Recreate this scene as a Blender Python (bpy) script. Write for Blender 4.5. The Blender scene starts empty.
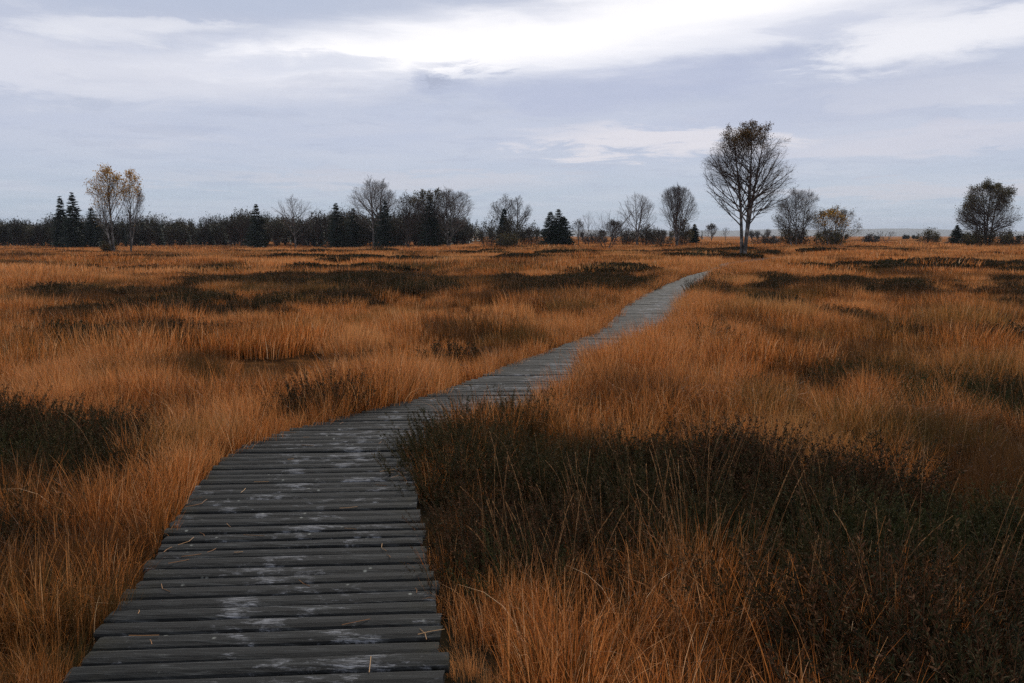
import bpy, math, numpy as np
from mathutils import Vector
rng = np.random.default_rng(7)
sc = bpy.context.scene
COL = sc.collection
R = math.radians
PITCH = 7.05; FPX = 853.0; CAMZ = 1.72

# ------------------------------------------------------------------ helpers
def mesh_np(name, V, F, mats=(), attrs=None, matidx=None, smooth=False):
    """V (n,3); F list of int arrays (m,k) with the same or different k"""
    me = bpy.data.meshes.new(name)
    V = np.asarray(V, dtype=np.float32)
    me.vertices.add(len(V)); me.vertices.foreach_set('co', V.ravel())
    if F is not None:
        if not isinstance(F, (list, tuple)): F = [F]
        F = [np.asarray(f, dtype=np.int32) for f in F if len(f)]
        loops = np.concatenate([f.ravel() for f in F])
        sizes = np.concatenate([np.full(len(f), f.shape[1], dtype=np.int32) for f in F])
        starts = np.concatenate([[0], np.cumsum(sizes)[:-1]]).astype(np.int32)
        me.loops.add(len(loops)); me.loops.foreach_set('vertex_index', loops)
        me.polygons.add(len(sizes)); me.polygons.foreach_set('loop_start', starts)
        me.polygons.foreach_set('loop_total', sizes)
        if matidx is not None: me.polygons.foreach_set('material_index', np.asarray(matidx, dtype=np.int32))
        me.polygons.foreach_set('use_smooth', np.full(len(sizes), smooth))
    for m in mats: me.materials.append(m)
    for k, a in (attrs or {}).items():
        a = np.asarray(a, dtype=np.float32)
        if a.ndim == 1:
            at = me.attributes.new(k, 'FLOAT', 'POINT'); at.data.foreach_set('value', a)
        else:
            at = me.attributes.new(k, 'FLOAT_VECTOR', 'POINT'); at.data.foreach_set('vector', a.ravel())
    me.update(calc_edges=True); me.validate()
    return me

def link(name, me, parent=None, loc=None):
    o = bpy.data.objects.new(name, me); COL.objects.link(o)
    if parent: o.parent = parent
    if loc is not None: o.location = loc
    return o

def tag(o, label=None, cat=None, group=None, kind=None):
    if label: o['label'] = label
    if cat: o['category'] = cat
    if group: o['group'] = group
    if kind: o['kind'] = kind
    return o

def _h(ix, iy, s):
    n = (ix.astype(np.int64) * 374761393 + iy.astype(np.int64) * 668265263 + s * 1442695041) & 0xffffffff
    n = ((n ^ (n >> 13)) * 1274126177) & 0xffffffff
    return ((n ^ (n >> 16)) & 0xffff) / 65535.0
def noise(x, y, s=0):
    x = np.asarray(x, float); y = np.asarray(y, float)
    ix = np.floor(x); iy = np.floor(y); fx = x - ix; fy = y - iy
    fx = fx * fx * (3 - 2 * fx); fy = fy * fy * (3 - 2 * fy)
    a = _h(ix, iy, s); b = _h(ix + 1, iy, s); c = _h(ix, iy + 1, s); d = _h(ix + 1, iy + 1, s)
    return (a * (1 - fx) + b * fx) * (1 - fy) + (c * (1 - fx) + d * fx) * fy
def fbm(x, y, s=0, o=4):
    t = 0; a = .5; n = 0
    for i in range(o):
        t = t + a * noise(x * 2 ** i, y * 2 ** i, s + i * 17); n += a; a *= .5
    return t / n
def smooth(a, b, x):
    t = np.clip((x - a) / (b - a), 0, 1); return t * t * (3 - 2 * t)
def unit(v): return v / np.maximum(np.linalg.norm(v, axis=-1, keepdims=True), 1e-9)

# ------------------------------------------------------------------ node helpers
class NT:
    def __init__(s, nt): s.nt = nt; s.nt.nodes.clear()
    def n(s, typ, **kw):
        nd = s.nt.nodes.new(typ)
        for k, v in kw.items():
            if k.startswith('_'): continue
            setattr(nd, k, v)
        return nd
    def l(s, a, b): s.nt.links.new(a, b)
    def val(s, x, sock):
        if isinstance(x, (int, float)): sock.default_value = x
        elif isinstance(x, tuple): sock.default_value = x if len(x) == len(sock.default_value) else x + (1,)
        else: s.l(x, sock)
    def math(s, op, a, b=0.0, c=None, clamp=False):
        nd = s.n('ShaderNodeMath', operation=op, use_clamp=clamp)
        s.val(a, nd.inputs[0]); s.val(b, nd.inputs[1])
        if c is not None: s.val(c, nd.inputs[2])
        return nd.outputs[0]
    def mix(s, f, a, b, blend='MIX'):
        nd = s.n('ShaderNodeMix', data_type='RGBA', blend_type=blend)
        s.val(f, nd.inputs[0]); s.val(a, nd.inputs[6]); s.val(b, nd.inputs[7]); return nd.outputs[2]
    def noise(s, vec, scale, detail=3, rough=.5, dist=0.0, dim='3D'):
        nd = s.n('ShaderNodeTexNoise', noise_dimensions=dim)
        if vec is not None: s.l(vec, nd.inputs['Vector'])
        nd.inputs['Scale'].default_value = scale; nd.inputs['Detail'].default_value = detail
        nd.inputs['Roughness'].default_value = rough; nd.inputs['Distortion'].default_value = dist
        return nd.outputs['Fac']
    def ramp(s, f, stops):
        nd = s.n('ShaderNodeValToRGB'); s.l(f, nd.inputs[0]); e = nd.color_ramp.elements
        while len(e) < len(stops): e.new(.5)
        for q, (p, c) in zip(e, stops):
            q.position = p; q.color = (c if isinstance(c, tuple) else (c, c, c)) + (1,)
        return nd.outputs[0]
    def attr(s, name, typ='GEOMETRY', out='Fac'):
        nd = s.n('ShaderNodeAttribute', attribute_type=typ, attribute_name=name); return nd.outputs[out]
    def maprange(s, x, a, b, c=0.0, d=1.0, interp='SMOOTHSTEP'):
        nd = s.n('ShaderNodeMapRange', interpolation_type=interp)
        s.val(x, nd.inputs[0])
        for i, v in enumerate((a, b, c, d)): s.val(v, nd.inputs[i + 1])
        return nd.outputs[0]

def mat(name):
    m = bpy.data.materials.new(name); m.use_nodes = True
    return m, NT(m.node_tree)

def leafy(name, colf, trans=.35, rough=.6):
    """diffuse + translucent thin vegetation material; colf(nt) -> colour socket"""
    m, t = mat(name)
    c = colf(t)
    p = t.n('ShaderNodeBsdfPrincipled'); t.l(c, p.inputs['Base Color']); p.inputs['Roughness'].default_value = rough
    p.inputs['Specular IOR Level'].default_value = .12
    out = t.n('ShaderNodeOutputMaterial')
    if trans > 0:
        tr = t.n('ShaderNodeBsdfTranslucent'); t.l(c, tr.inputs[0])
        mx = t.n('ShaderNodeMixShader'); mx.inputs[0].default_value = trans
        t.l(p.outputs[0], mx.inputs[1]); t.l(tr.outputs[0], mx.inputs[2]); t.l(mx.outputs[0], out.inputs[0])
    else: t.l(p.outputs[0], out.inputs[0])
    return m

# ------------------------------------------------------------------ layout of the moor
PC = np.array([(-6, -.3), (-3, -.5), (0, -.75), (2.9, -.92), (4.37, -1.15), (5.07, -1.29), (5.99, -1.42), (6.4, -1.40), (6.8, -1.30), (7.34, -.98), (7.94, -.56),
      (8.5, -.2), (9.0, .03), (9.77, .35), (10.9, .72), (11.7, 1.1), (12.75, 1.52), (14.1, 2.04), (15.9, 2.52), (19.6, 3.28), (22.9, 4.12), (28.2, 5.72), (34.6, 7.8),
      (40, 9.9), (49.8, 12.9), (60, 17.5), (75, 27)])
def cx(y): return np.interp(y, PC[:, 0], PC[:, 1])
# smoothed table
_ty = np.linspace(-6, 75, 1200); _tx = cx(_ty)
_k = np.hanning(19); _k /= _k.sum(); _tx = np.convolve(np.pad(_tx, 9, 'edge'), _k, 'valid')
def cx(y): return np.interp(y, _ty, _tx)

# heather patches on the ground: x, y, rx, ry, strength
HP = [(1.0, 5.2, 1.9, 1.15, 1.0), (.1, 4.3, 1.0, .9, .50), (2.6, 3.2, 1.7, 1.5, 1.2), (1.9, 2.3, 1.0, .9, .9), (-5.0, 6.5, 2.1, 1.05, 1.2), (-3.5, 5.7, 1.0, .9, .55),
      (-3.4, 4.3, 1.0, 1.0, .42), (-.4, 28, 6.8, 5.2, .98), (-7.5, 31, 5.0, 4.2, .8), (-15, 24, 7, 2.4, .42), (-6, 21, 3.5, 2.4, .5), (-7, 17, 3, 1.2, .4),
      (13.0, 27, 6.0, 4.6, .95), (9.0, 33, 1.8, 3.0, .8), (20.5, 30, 7, 4.2, .95), (27, 46, 11, 7, .9), (5.4, 24.4, .65, 2.6, .7),
      (5.0, 8.4, 1.25, 1.1, .85), (4.0, 9.6, .8, .7, .6), (6.1, 20.5, 1.0, 2.0, .5),
      (-2.0, 7.9, .45, .35, .9), (-.5, 11.6, .6, .4, .3), (-6, 13.5, 1.8, .8, .5), (8.5, 13.5, 2.2, 1.0, .55), (3.0, 9.0, .6, .5, .5), (14, 20, 3, 1.6, .6), (6.8, 16.8, .8, 1.3, .5), (4.6, 38, 2.2, 3.2, .55), (13.2, 62, 1.4, 4, 1.0), (16.5, 64, 1.2, 3, .8), (3.6, 33, 1.0, 2, .7), (-6, 60, 15, 3.5, .5), (-14, 44, 9, 3.2, .5),
      (-32, 62, 16, 4, .45), (5, 75, 16, 5, .5), (-20, 95, 30, 5, .45), (30, 85, 14, 4, .6), (20, 110, 30, 6, .5), (3.4, 12.0, 1.0, .5, .4)]
def heather(x, y):
    m = np.zeros_like(x)
    for (a, b, rx, ry, s) in HP:
        d = ((x - a) / rx) ** 2 + ((y - b) / ry) ** 2
        m = np.maximum(m, s * (1 - smooth(.45, 1.35, d)))
    sc_ = 1 / np.maximum(.6, np.minimum(5, .12 * np.abs(y)))
    n = .55 * fbm(x * sc_, y * sc_, 3, 3) + .45 * fbm(x * sc_ * 3.1, y * sc_ * 3.1, 4, 2)
    far = smooth(9, 30, y)
    m = m * (1 - .3 * far) + (n - .5) * (1.5 + .55 * far) * (m > .02) + far * .45 * smooth(.62, .85, fbm(x * .18, y * .11, 12, 3)) 
    return np.clip(m, 0, 1.2)
def terrain(x, y):
    off = np.abs(x - cx(np.clip(y, -6, 75)))
    k = smooth(.8, 4.0, off) 
    far = smooth(10, 60, np.hypot(x, y))
    h = (fbm(x * .35, y * .35, 21, 3) - .5) * .22 * smooth(.75, 2.5, off) + (fbm(x * .05, y * .05, 22, 3) - .5) * .55 * k * far
    h -= .75 * smooth(60, 150, y) * smooth(.10, -.12, x / np.maximum(y, 1)) 
    return h

# ------------------------------------------------------------------ materials
def c_grass(t):
    v = t.attr('v'); tint = t.attr('tint', 'INSTANCER')
    c = t.ramp(v, [(0, (.024, .014, .006)), (.26, (.085, .045, .012)), (.42, (.36, .108, .022)), (.68, (.63, .225, .055)), (.87, (.78, .35, .12)), (1, (.88, .60, .34))])
    dark = t.mix(t.maprange(tint, .0, .42, .9, 0), c, (.062, .030, .012))     # rusty brown, wet litter clumps; also near grass painted dimmer
    pale = t.mix(t.maprange(tint, .55, 1.0, 0, .55), dark, (.74, .37, .14))
    g = t.attr('green', 'INSTANCER')
    return t.mix(g, pale, (.10, .095, .03))
M_grass = leafy('moor_grass', c_grass, .3, .5)
def c_stalk(t):
    return t.ramp(t.attr('v'), [(0, (.16, .065, .022)), (.5, (.30, .145, .055)), (1, (.44, .27, .13))])
M_stalk = leafy('dry_stalk', c_stalk, .2, .6)
def c_heath(t):
    v = t.attr('v'); tint = t.attr('tint', 'INSTANCER')
    a = t.ramp(v, [(0, (.007, .006, .003)), (.3, (.022, .019, .009)), (.55, (.040, .036, .014)), (.75, (.070, .034, .017)), (.9, (.12, .052, .024)), (1, (.20, .10, .045))])
    b = t.ramp(v, [(0, (.008, .009, .004)), (.4, (.026, .034, .011)), (.8, (.050, .060, .018)), (1, (.11, .085, .034))])
    return t.mix(tint, a, b)
M_heath = leafy('heather_leaf', c_heath, .10, .9)

m, t = mat('peat_ground')
geo = t.n('ShaderNodeNewGeometry').outputs['Position']
n1 = t.noise(geo, 3.0, 5, .6); n2 = t.noise(geo, .08, 4, .6); n3 = t.noise(geo, 14, 3, .6)
lit = t.ramp(n1, [(.3, (.012, .007, .004)), (.5, (.04, .019, .008)), (.7, (.10, .045, .016))])
farc = t.ramp(n2, [(.3, (.16, .072, .027)), (.55, (.26, .112, .038)), (.7, (.30, .14, .05))])
dist = t.n('ShaderNodeVectorMath', operation='LENGTH'); t.l(geo, dist.inputs[0])
c0 = t.mix(t.maprange(dist.outputs['Value'], 15, 60), lit, farc)
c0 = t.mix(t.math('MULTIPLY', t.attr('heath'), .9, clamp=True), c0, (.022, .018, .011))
c0 = t.mix(t.maprange(n3, .45, .8, 0, .5), c0, (.04, .02, .01))
p = t.n('ShaderNodeBsdfPrincipled'); t.l(c0, p.inputs['Base Color']); p.inputs['Roughness'].default_value = .95
p.inputs['Specular IOR Level'].default_value = 0
bm_ = t.n('ShaderNodeBump'); bm_.inputs['Strength'].default_value = .6; bm_.inputs['Distance'].default_value = .05
t.l(n1, bm_.inputs['Height']); t.l(bm_.outputs[0], p.inputs['Normal'])
o = t.n('ShaderNodeOutputMaterial'); t.l(p.outputs[0], o.inputs[0]); M_ground = m

m, t = mat('weathered_plank')
geo = t.n('ShaderNodeNewGeometry').outputs['Position']
pid = t.attr('pid'); across = t.attr('across')
comb = t.n('ShaderNodeCombineXYZ'); sep = t.n('ShaderNodeSeparateXYZ'); t.l(geo, sep.inputs[0])
t.l(t.math('MULTIPLY', sep.outputs[0], 1.6), comb.inputs[0]); t.l(t.math('MULTIPLY', sep.outputs[1], 26.0), comb.inputs[1]); t.l(t.math('MULTIPLY', pid, 57.0), comb.inputs[2])
grain = t.noise(comb.outputs[0], 2.8, 8, .74, .6)
comb2 = t.n('ShaderNodeCombineXYZ')
t.l(t.math('MULTIPLY', sep.outputs[0], 12), comb2.inputs[0]); t.l(t.math('MULTIPLY', sep.outputs[1], 30.0), comb2.inputs[1]); t.l(t.math('MULTIPLY', pid, 31.0), comb2.inputs[2])
patch = t.noise(comb2.outputs[0], 1.0, 7, .72, .3)
comb3 = t.n('ShaderNodeCombineXYZ')
t.l(t.math('MULTIPLY', sep.outputs[0], 1.9), comb3.inputs[0]); t.l(t.math('MULTIPLY', sep.outputs[1], 2.0), comb3.inputs[1]); t.l(t.math('MULTIPLY', pid, 3.0), comb3.inputs[2])
zone = t.noise(comb3.outputs[0], 1.6, 2, .5)
base = t.ramp(grain, [(.30, (.002, .002, .002)), (.44, (.0085, .009, .0085)), (.54, (.021, .022, .021)), (.62, (.050, .052, .050)), (.72, (.12, .125, .122))])
base = t.mix(t.math('MULTIPLY', pid, .55), base, t.mix(.5, base, (.020, .019, .017)))
# pale worn, lichened wood where people walk
cen = t.maprange(t.math('ABSOLUTE', t.math('SUBTRACT', across, .1)), .1, .75, 1, .25)
thr = t.math('ADD', t.math('MULTIPLY', t.math('ADD', zone, patch), .5), t.math('MULTIPLY', cen, .075))
wear = t.math('MULTIPLY', t.maprange(thr, .58, .66), t.maprange(t.noise(comb.outputs[0], 7.0, 6, .8), .44, .58, .05, 1))
base = t.mix(t.math('MULTIPLY', wear, t.maprange(grain, .3, .6, .35, 1)), base, (.23, .235, .245))
spk = t.n('ShaderNodeTexVoronoi'); t.l(geo, spk.inputs['Vector']); spk.inputs['Scale'].default_value = 13
spot = t.math('MULTIPLY', t.maprange(spk.outputs['Distance'], .05, .16, 1, 0), t.maprange(t.noise(geo, 5, 2), .55, .62, 0, .7))
base = t.mix(spot, base, (.24, .25, .22))
moss = t.math('MULTIPLY', t.maprange(t.math('ABSOLUTE', across), .72, 1.02), t.maprange(t.noise(geo, 7, 4), .42, .62))
base = t.mix(t.math('MULTIPLY', moss, .5), base, (.022, .020, .010))
p = t.n('ShaderNodeBsdfPrincipled'); t.l(base, p.inputs['Base Color'])
t.l(t.maprange(grain, .3, .7, .6, .85), p.inputs['Roughness']); p.inputs['Specular IOR Level'].default_value = .10
b = t.n('ShaderNodeBump'); b.inputs['Strength'].default_value = .9; b.inputs['Distance'].default_value = .006
t.l(grain, b.inputs['Height']); t.l(b.outputs[0], p.inputs['Normal'])
o = t.n('ShaderNodeOutputMaterial'); t.l(p.outputs[0], o.inputs[0]); M_plank = m

def simple(name, stops, scale=6, stretch=(1, 1, 1), rough=.85):
    m, t = mat(name)
    tc = t.n('ShaderNodeTexCoord').outputs['Object']
    mp = t.n('ShaderNodeMapping'); mp.inputs['Scale'].default_value = stretch; t.l(tc, mp.inputs[0])
    c = t.ramp(t.noise(mp.outputs[0], scale, 4, .6), stops)
    p = t.n('ShaderNodeBsdfPrincipled'); t.l(c, p.inputs['Base Color']); p.inputs['Roughness'].default_value = rough
    p.inputs['Specular IOR Level'].default_value = .2
    o = t.n('ShaderNodeOutputMaterial'); t.l(p.outputs[0], o.inputs[0]); return m
M_birch = simple('birch_bark', [(.36, (.03, .026, .022)), (.52, (.085, .078, .07)), (.66, (.30, .285, .26))], 1.0, (2.5, 2.5, 1.6))
M_birchd = simple('dark_birch_bark', [(.35, (.03, .024, .02)), (.55, (.075, .06, .05)), (.7, (.20, .18, .16))], 1.2, (2, 2, .8))
M_dark = simple('dark_bark', [(.35, (.025, .020, .016)), (.65, (.075, .058, .045))], 2.0, (2, 2, .6))
M_twig = simple('twigs', [(.3, (.030, .021, .017)), (.7, (.075, .052, .042))], 1.5)
M_twigp = simple('pale_twigs', [(.3, (.07, .058, .05)), (.7, (.15, .12, .10))], 1.0)
def leafm(name, stops, tr=.3):
    return leafy(name, lambda t: t.ramp(t.attr('v'), stops), tr, .6)
M_lrust = leafm('rust_leaves', [(0, (.035, .022, .010)), (.5, (.085, .048, .014)), (1, (.17, .095, .025))])
M_lgold = leafm('golden_leaves', [(0, (.16, .075, .014)), (.5, (.46, .25, .040)), (1, (.65, .42, .09))])
M_lolive = leafm('olive_leaves', [(0, (.028, .026, .012)), (.5, (.060, .056, .020)), (1, (.13, .095, .03))])
M_lmix = leafm('mixed_leaves', [(0, (.03, .04, .014)), (.45, (.09, .08, .025)), (.75, (.24, .15, .04)), (1, (.50, .34, .12))])
M_needle = leafm('spruce_needles', [(0, (.005, .010, .006)), (.6, (.011, .021, .012)), (1, (.022, .038, .019))], .08)
M_brush = leafm('brushwood', [(0, (.012, .013, .007)), (.4, (.024, .026, .012)), (.75, (.052, .046, .018)), (1, (.10, .066, .026))], .1)
M_brushp = leafm('pale_brushwood', [(0, (.035, .032, .028)), (.6, (.07, .062, .052)), (1, (.11, .095, .07))], .1)

# ------------------------------------------------------------------ world
w = bpy.data.worlds.new('World'); sc.world = w; w.use_nodes = True
t = NT(w.node_tree)
SUN_AZ, SUN_EL = R(14), R(38)       # azimuth measured from +Y towards +X
sky = t.n('ShaderNodeTexSky', sky_type='NISHITA'); sky.sun_disc = False
sky.sun_elevation = SUN_EL; sky.sun_rotation = SUN_AZ; sky.air_density = 1; sky.dust_density = 1
tc = t.n('ShaderNodeTexCoord').outputs['Generated']
sp = t.n('ShaderNodeSeparateXYZ'); t.l(tc, sp.inputs[0]); X, Y, Z = sp.outputs
az = t.math('MULTIPLY', t.math('ARCTAN2', X, Y), 57.2958)
el = t.math('MULTIPLY', t.math('ARCSINE', Z), 57.2958)
zz = t.math('MAXIMUM', t.math('ADD', Z, .05), .02)
cb = t.n('ShaderNodeCombineXYZ'); t.l(t.math('DIVIDE', X, zz), cb.inputs[0]); t.l(t.math('DIVIDE', Y, zz), cb.inputs[1])
nA = t.noise(cb.outputs[0], .55, 7, .58, .3)
nB = t.noise(cb.outputs[0], 1.6, 9, .66, .5)
nD = t.noise(cb.outputs[0], 5.0, 6, .6, .3)
cb2 = t.n('ShaderNodeCombineXYZ'); t.l(t.math('MULTIPLY', az, .055), cb2.inputs[0]); t.l(t.math('MULTIPLY', el, .42), cb2.inputs[1])
nC = t.noise(cb2.outputs[0], 1.4, 6, .6, .4)     # long low streaks seen side on
dn = t.math('SUBTRACT', nC, .5); dnB = t.math('SUBTRACT', nB, .5)
azd = t.math('ADD', az, t.math('MULTIPLY', dnB, 26.0)); eld = t.math('ADD', t.math('ADD', el, t.math('MULTIPLY', dn, 2.6)), t.math('MULTIPLY', dnB, 3.6))
def blob(a, e, ra, re, slope=0.0, hard=1.0):
    da = t.math('DIVIDE', t.math('SUBTRACT', azd, a), ra)
    de = t.math('DIVIDE', t.math('SUBTRACT', t.math('SUBTRACT', eld, e), t.math('MULTIPLY', t.math('SUBTRACT', azd, a), slope)), re)
    q = t.math('ADD', t.math('MULTIPLY', da, da), t.math('MULTIPLY', de, de))
    return t.maprange(q, hard, .0, 0, 1)
low = (.48, .575, .68); mid = (.55, .60, .75)
c = t.mix(t.maprange(el, 0, 7), low, mid)
c = t.mix(t.maprange(el, 8, 16), c, (.56, .60, .73))
# broad brightness change inside the cloud sheet
c = t.mix(t.maprange(nA, .38, .66, 0, .34), c, (.66, .69, .78))
c = t.mix(t.maprange(nC, .50, .72, 0, .42), c, (.68, .69, .78))
c = t.mix(t.maprange(nB, .50, .36, 0, .22), c, (.40, .45, .60))
c = t.mix(t.math('MULTIPLY', t.maprange(nD, .48, .70), t.maprange(el, 6, 11, 0, .30)), c, (.80, .82, .90))
def add(c, m_, k, col): return t.mix(t.math('MULTIPLY', m_, k), c, col)
W = (1.12, 1.10, 1.12)
c = add(c, blob(-26, 9.6, 22, 2.3, .0), .62, (.84, .84, .91))
c = add(c, blob(5, 12.6, 30, 3.0, .08), .9, (.97, .97, 1.03))
c = add(c, blob(-1, 12.2, 19, 1.7, .085), 1.0, W)
c = add(c, blob(14, 14.6, 14, 1.9, .04), .85, W)
c = add(c, blob(25.5, 11.3, 8, 2.0, .10), .8, (1.0, .99, 1.03))
c = add(c, blob(29, 8.4, 12, 1.2, .0), .4, (.84, .83, .88))
c = add(c, blob(9, 6.0, 10, 1.2, -.04), .75, (.86, .82, .86))
c = add(c, blob(-9, 3.6, 16, .9, .0), .5, (.66, .65, .72))
c = add(c, blob(26, 2.7, 15, .7, .0), .5, (.66, .64, .70))
c = add(c, blob(26, 5.6, 12, .9, .02), .5, (.72, .70, .78))
c = add(c, blob(-20, 14.6, 22, 2.2, .02), .85, (.50, .56, .71))
c = add(c, blob(-24, 12.0, 8, .8, .05), .6, (.92, .92, .97))
c = add(c, blob(-12, 10.9, 7, .7, .08), .5, (.55, .60, .75))
c = add(c, blob(19, 12.2, 5, .8, .05), .55, (.60, .64, .78))
c = add(c, blob(-4.2, 9.8, 4.6, 1.5, .05), .75, (.47, .52, .68))
c = add(c, blob(-3.6, 9.9, 1.5, .75, .0), .45, (.35, .39, .52))
c = add(c, blob(8, 9.4, 13, 2.0, .08), .62, (.47, .52, .70))
c = add(c, blob(22, 8.4, 14, 2.0, .05), .45, (.50, .54, .69))
# thicker glow round the hidden sun, above the picture
sd = t.n('ShaderNodeVectorMath', operation='DOT_PRODUCT'); t.l(tc, sd.inputs[0])
sd.inputs[1].default_value = (math.sin(SUN_AZ) * math.cos(SUN_EL), math.cos(SUN_AZ) * math.cos(SUN_EL), math.sin(SUN_EL))
glow = t.math('MULTIPLY', t.maprange(sd.outputs['Value'], .80, 1.0), t.maprange(el, 15, 24))
c = t.mix(glow, c, (1.9, 1.78, 1.65))
c = t.mix(t.maprange(el, 0, -8), c, (.10, .07, .05))
b1 = t.n('ShaderNodeBackground'); t.l(sky.outputs[0], b1.inputs[0]); b1.inputs[1].default_value = .06
b2 = t.n('ShaderNodeBackground'); t.l(c, b2.inputs[0]); b2.inputs[1].default_value = 1.0
mx = t.n('ShaderNodeMixShader'); mx.inputs[0].default_value = .94
t.l(b1.outputs[0], mx.inputs[1]); t.l(b2.outputs[0], mx.inputs[2])
o = t.n('ShaderNodeOutputWorld'); t.l(mx.outputs[0], o.inputs[0])

sl = bpy.data.lights.new('sun', 'SUN'); sl.energy = 2.5; sl.angle = R(12); sl.color = (1, .93, .84)
so = bpy.data.objects.new('sun', sl); COL.objects.link(so)
dvec = Vector((math.sin(SUN_AZ) * math.cos(SUN_EL), math.cos(SUN_AZ) * math.cos(SUN_EL), math.sin(SUN_EL)))
so.rotation_euler = dvec.to_track_quat('Z', 'Y').to_euler()

# ------------------------------------------------------------------ camera
cam = bpy.data.cameras.new('camera'); cam.lens = 30; cam.sensor_width = 36; cam.clip_start = .05; cam.clip_end = 30000
co = bpy.data.objects.new('camera', cam); COL.objects.link(co); co.location = (0, 0, CAMZ); co.rotation_euler = (R(90 - PITCH), 0, 0)
sc.camera = co
sc.view_settings.view_transform = 'Standard'; sc.view_settings.look = 'None'; sc.view_settings.exposure = 0
sc.cycles.use_denoising = False; sc.cycles.max_bounces = 4; sc.cycles.diffuse_bounces = 2; sc.cycles.glossy_bounces = 1; sc.cycles.transmission_bounces = 2; sc.cycles.use_adaptive_sampling = True; sc.cycles.adaptive_threshold = .012; sc.cycles.adaptive_min_samples = 48; sc.cycles.transparent_max_bounces = 4
sc.cycles.volume_bounces = 0

# ------------------------------------------------------------------ ground
rad = np.concatenate([[0], np.geomspace(.8, 120, 150), np.geomspace(126, 9500, 55)])
ang = np.linspace(0, 2 * math.pi, 361)[:-1]
RR, AA = np.meshgrid(rad, ang, indexing='ij')
gx = (RR * np.sin(AA)).ravel(); gy = (RR * np.cos(AA)).ravel()
gz = terrain(gx, gy) * (1 - smooth(250, 600, np.hypot(gx, gy)))
nr, na = RR.shape
i, j = np.meshgrid(np.arange(nr - 1), np.arange(na), indexing='ij'); jn = (j + 1) % na
F = np.stack([i * na + j, (i + 1) * na + j, (i + 1) * na + jn, i * na + jn], -1).reshape(-1, 4)
me = mesh_np('ground', np.stack([gx, gy, gz], 1), F, [M_ground], {'heath': np.maximum(heather(gx, gy) * (RR.ravel() < 200), 1.1 * (np.abs(gx - cx(gy)) < .9) * (gy < 75) * (gy > -7))}, smooth=True)  # heather mask, plus ground colour darkened under the walk so plank gaps read dark
tag(link('ground', me), kind='structure')

# hills far off
hx = np.linspace(-6500, 7500, 260); hy = np.linspace(4600, 8200, 30)
HX, HY = np.meshgrid(hx, hy, indexing='ij')
prof = 52 * fbm(HX / 1100, HY / 2600, 5, 4) + 22 * fbm(HX / 260, HY / 700, 8, 3)
HZ = prof * np.sin(np.pi * np.clip((HY - 4600) / 3600, 0, 1)) ** .8 - 2
HZ += 16 * np.exp(-((HX - 2900) / 900) ** 2) * np.sin(np.pi * (HY - 4600) / 3600)
M_hill = simple('wooded_hill', [(.35, (.028, .034, .022)), (.65, (.070, .066, .040))], .006)
ni, nj = HX.shape; i, j = np.meshgrid(np.arange(ni - 1), np.arange(nj - 1), indexing='ij')
F = np.stack([i * nj + j, (i + 1) * nj + j, (i + 1) * nj + j + 1, i * nj + j + 1], -1).reshape(-1, 4)
tag(link('hills', mesh_np('hills', np.stack([HX.ravel(), HY.ravel(), HZ.ravel()], 1), F, [M_hill], smooth=True)), kind='structure')

# ------------------------------------------------------------------ boardwalk
bw = bpy.data.objects.new('boardwalk', None); COL.objects.link(bw)
tag(bw, 'dark weathered plank boardwalk winding away through the orange moor grass', 'boardwalk')
TOP = .12
ys = [];y = -2.6
while y < 72:
    ys.append(y); y += .1175 * rng.uniform(.95, 1.05)
ys = np.array(ys); n = len(ys)
prof2 = np.array([(-.066, -.036), (-.0715, -.026), (-.0715, -.014), (-.062, -.0055), (-.03, .0025), (.03, .0025), (.062, -.0055), (.0715, -.014), (.0715, -.026), (.066, -.036)])
prof2 = prof2 * np.array([.745, 1.0]); K = len(prof2); S = 9
u = np.linspace(-1, 1, S)
half = .69 + rng.uniform(-.018, .018, n)
cxx = cx(ys) + rng.uniform(-.012, .012, n)
rot = R(3.8) + rng.normal(0, R(.35), n)
th = rng.normal(0, .0025, n); tilt = rng.normal(0, R(2.2), n); wd = rng.uniform(.95, 1.02, n)
L = u[None, :] * half[:, None]                                     # n,S
wob = np.cumsum(rng.normal(0, .0011, (n, S)), 1)
PX = np.repeat(L[:, :, None], K, 2); PY = prof2[None, None, :, 0] * wd[:, None, None] + wob[:, :, None]
PZ = np.broadcast_to(prof2[None, None, :, 1], PX.shape) + prof2[None, None, :, 0] * np.tan(tilt)[:, None, None] + th[:, None, None] + np.cumsum(rng.normal(0, .0008, (n, S)), 1)[:, :, None]
PX = PX + (rng.normal(0, .004, (n, 1, K))) * (np.abs(u) > .99)[None, :, None]
c_, s_ = np.cos(rot)[:, None, None], np.sin(rot)[:, None, None]
VX = cxx[:, None, None] + PX * c_ - PY * s_; VY = ys[:, None, None] + PX * s_ + PY * c_; VZ = TOP + PZ
V = np.stack([VX, VY, VZ], -1).reshape(-1, 3)
base_i = (np.arange(n) * S * K)[:, None, None]
a, b = np.meshgrid(np.arange(S - 1), np.arange(K), indexing='ij'); bn = (b + 1) % K
Fq = (base_i[..., None] + np.stack([a * K + b, (a + 1) * K + b, (a + 1) * K + bn, a * K + bn], -1)[None]).reshape(-1, 4)
caps = np.concatenate([(np.arange(n) * S * K)[:, None] + np.arange(K)[None], (np.arange(n) * S * K + (S - 1) * K)[:, None] + np.arange(K)[None, ::-1]])
pidv = np.repeat(rng.uniform(0, 1, n), S * K); acr = np.broadcast_to(u[None, :, None], PX.shape).ravel()
me = mesh_np('deck', V, [Fq, caps], [M_plank], {'pid': pidv, 'across': acr}, smooth=False)
link('deck', me, bw)
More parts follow.
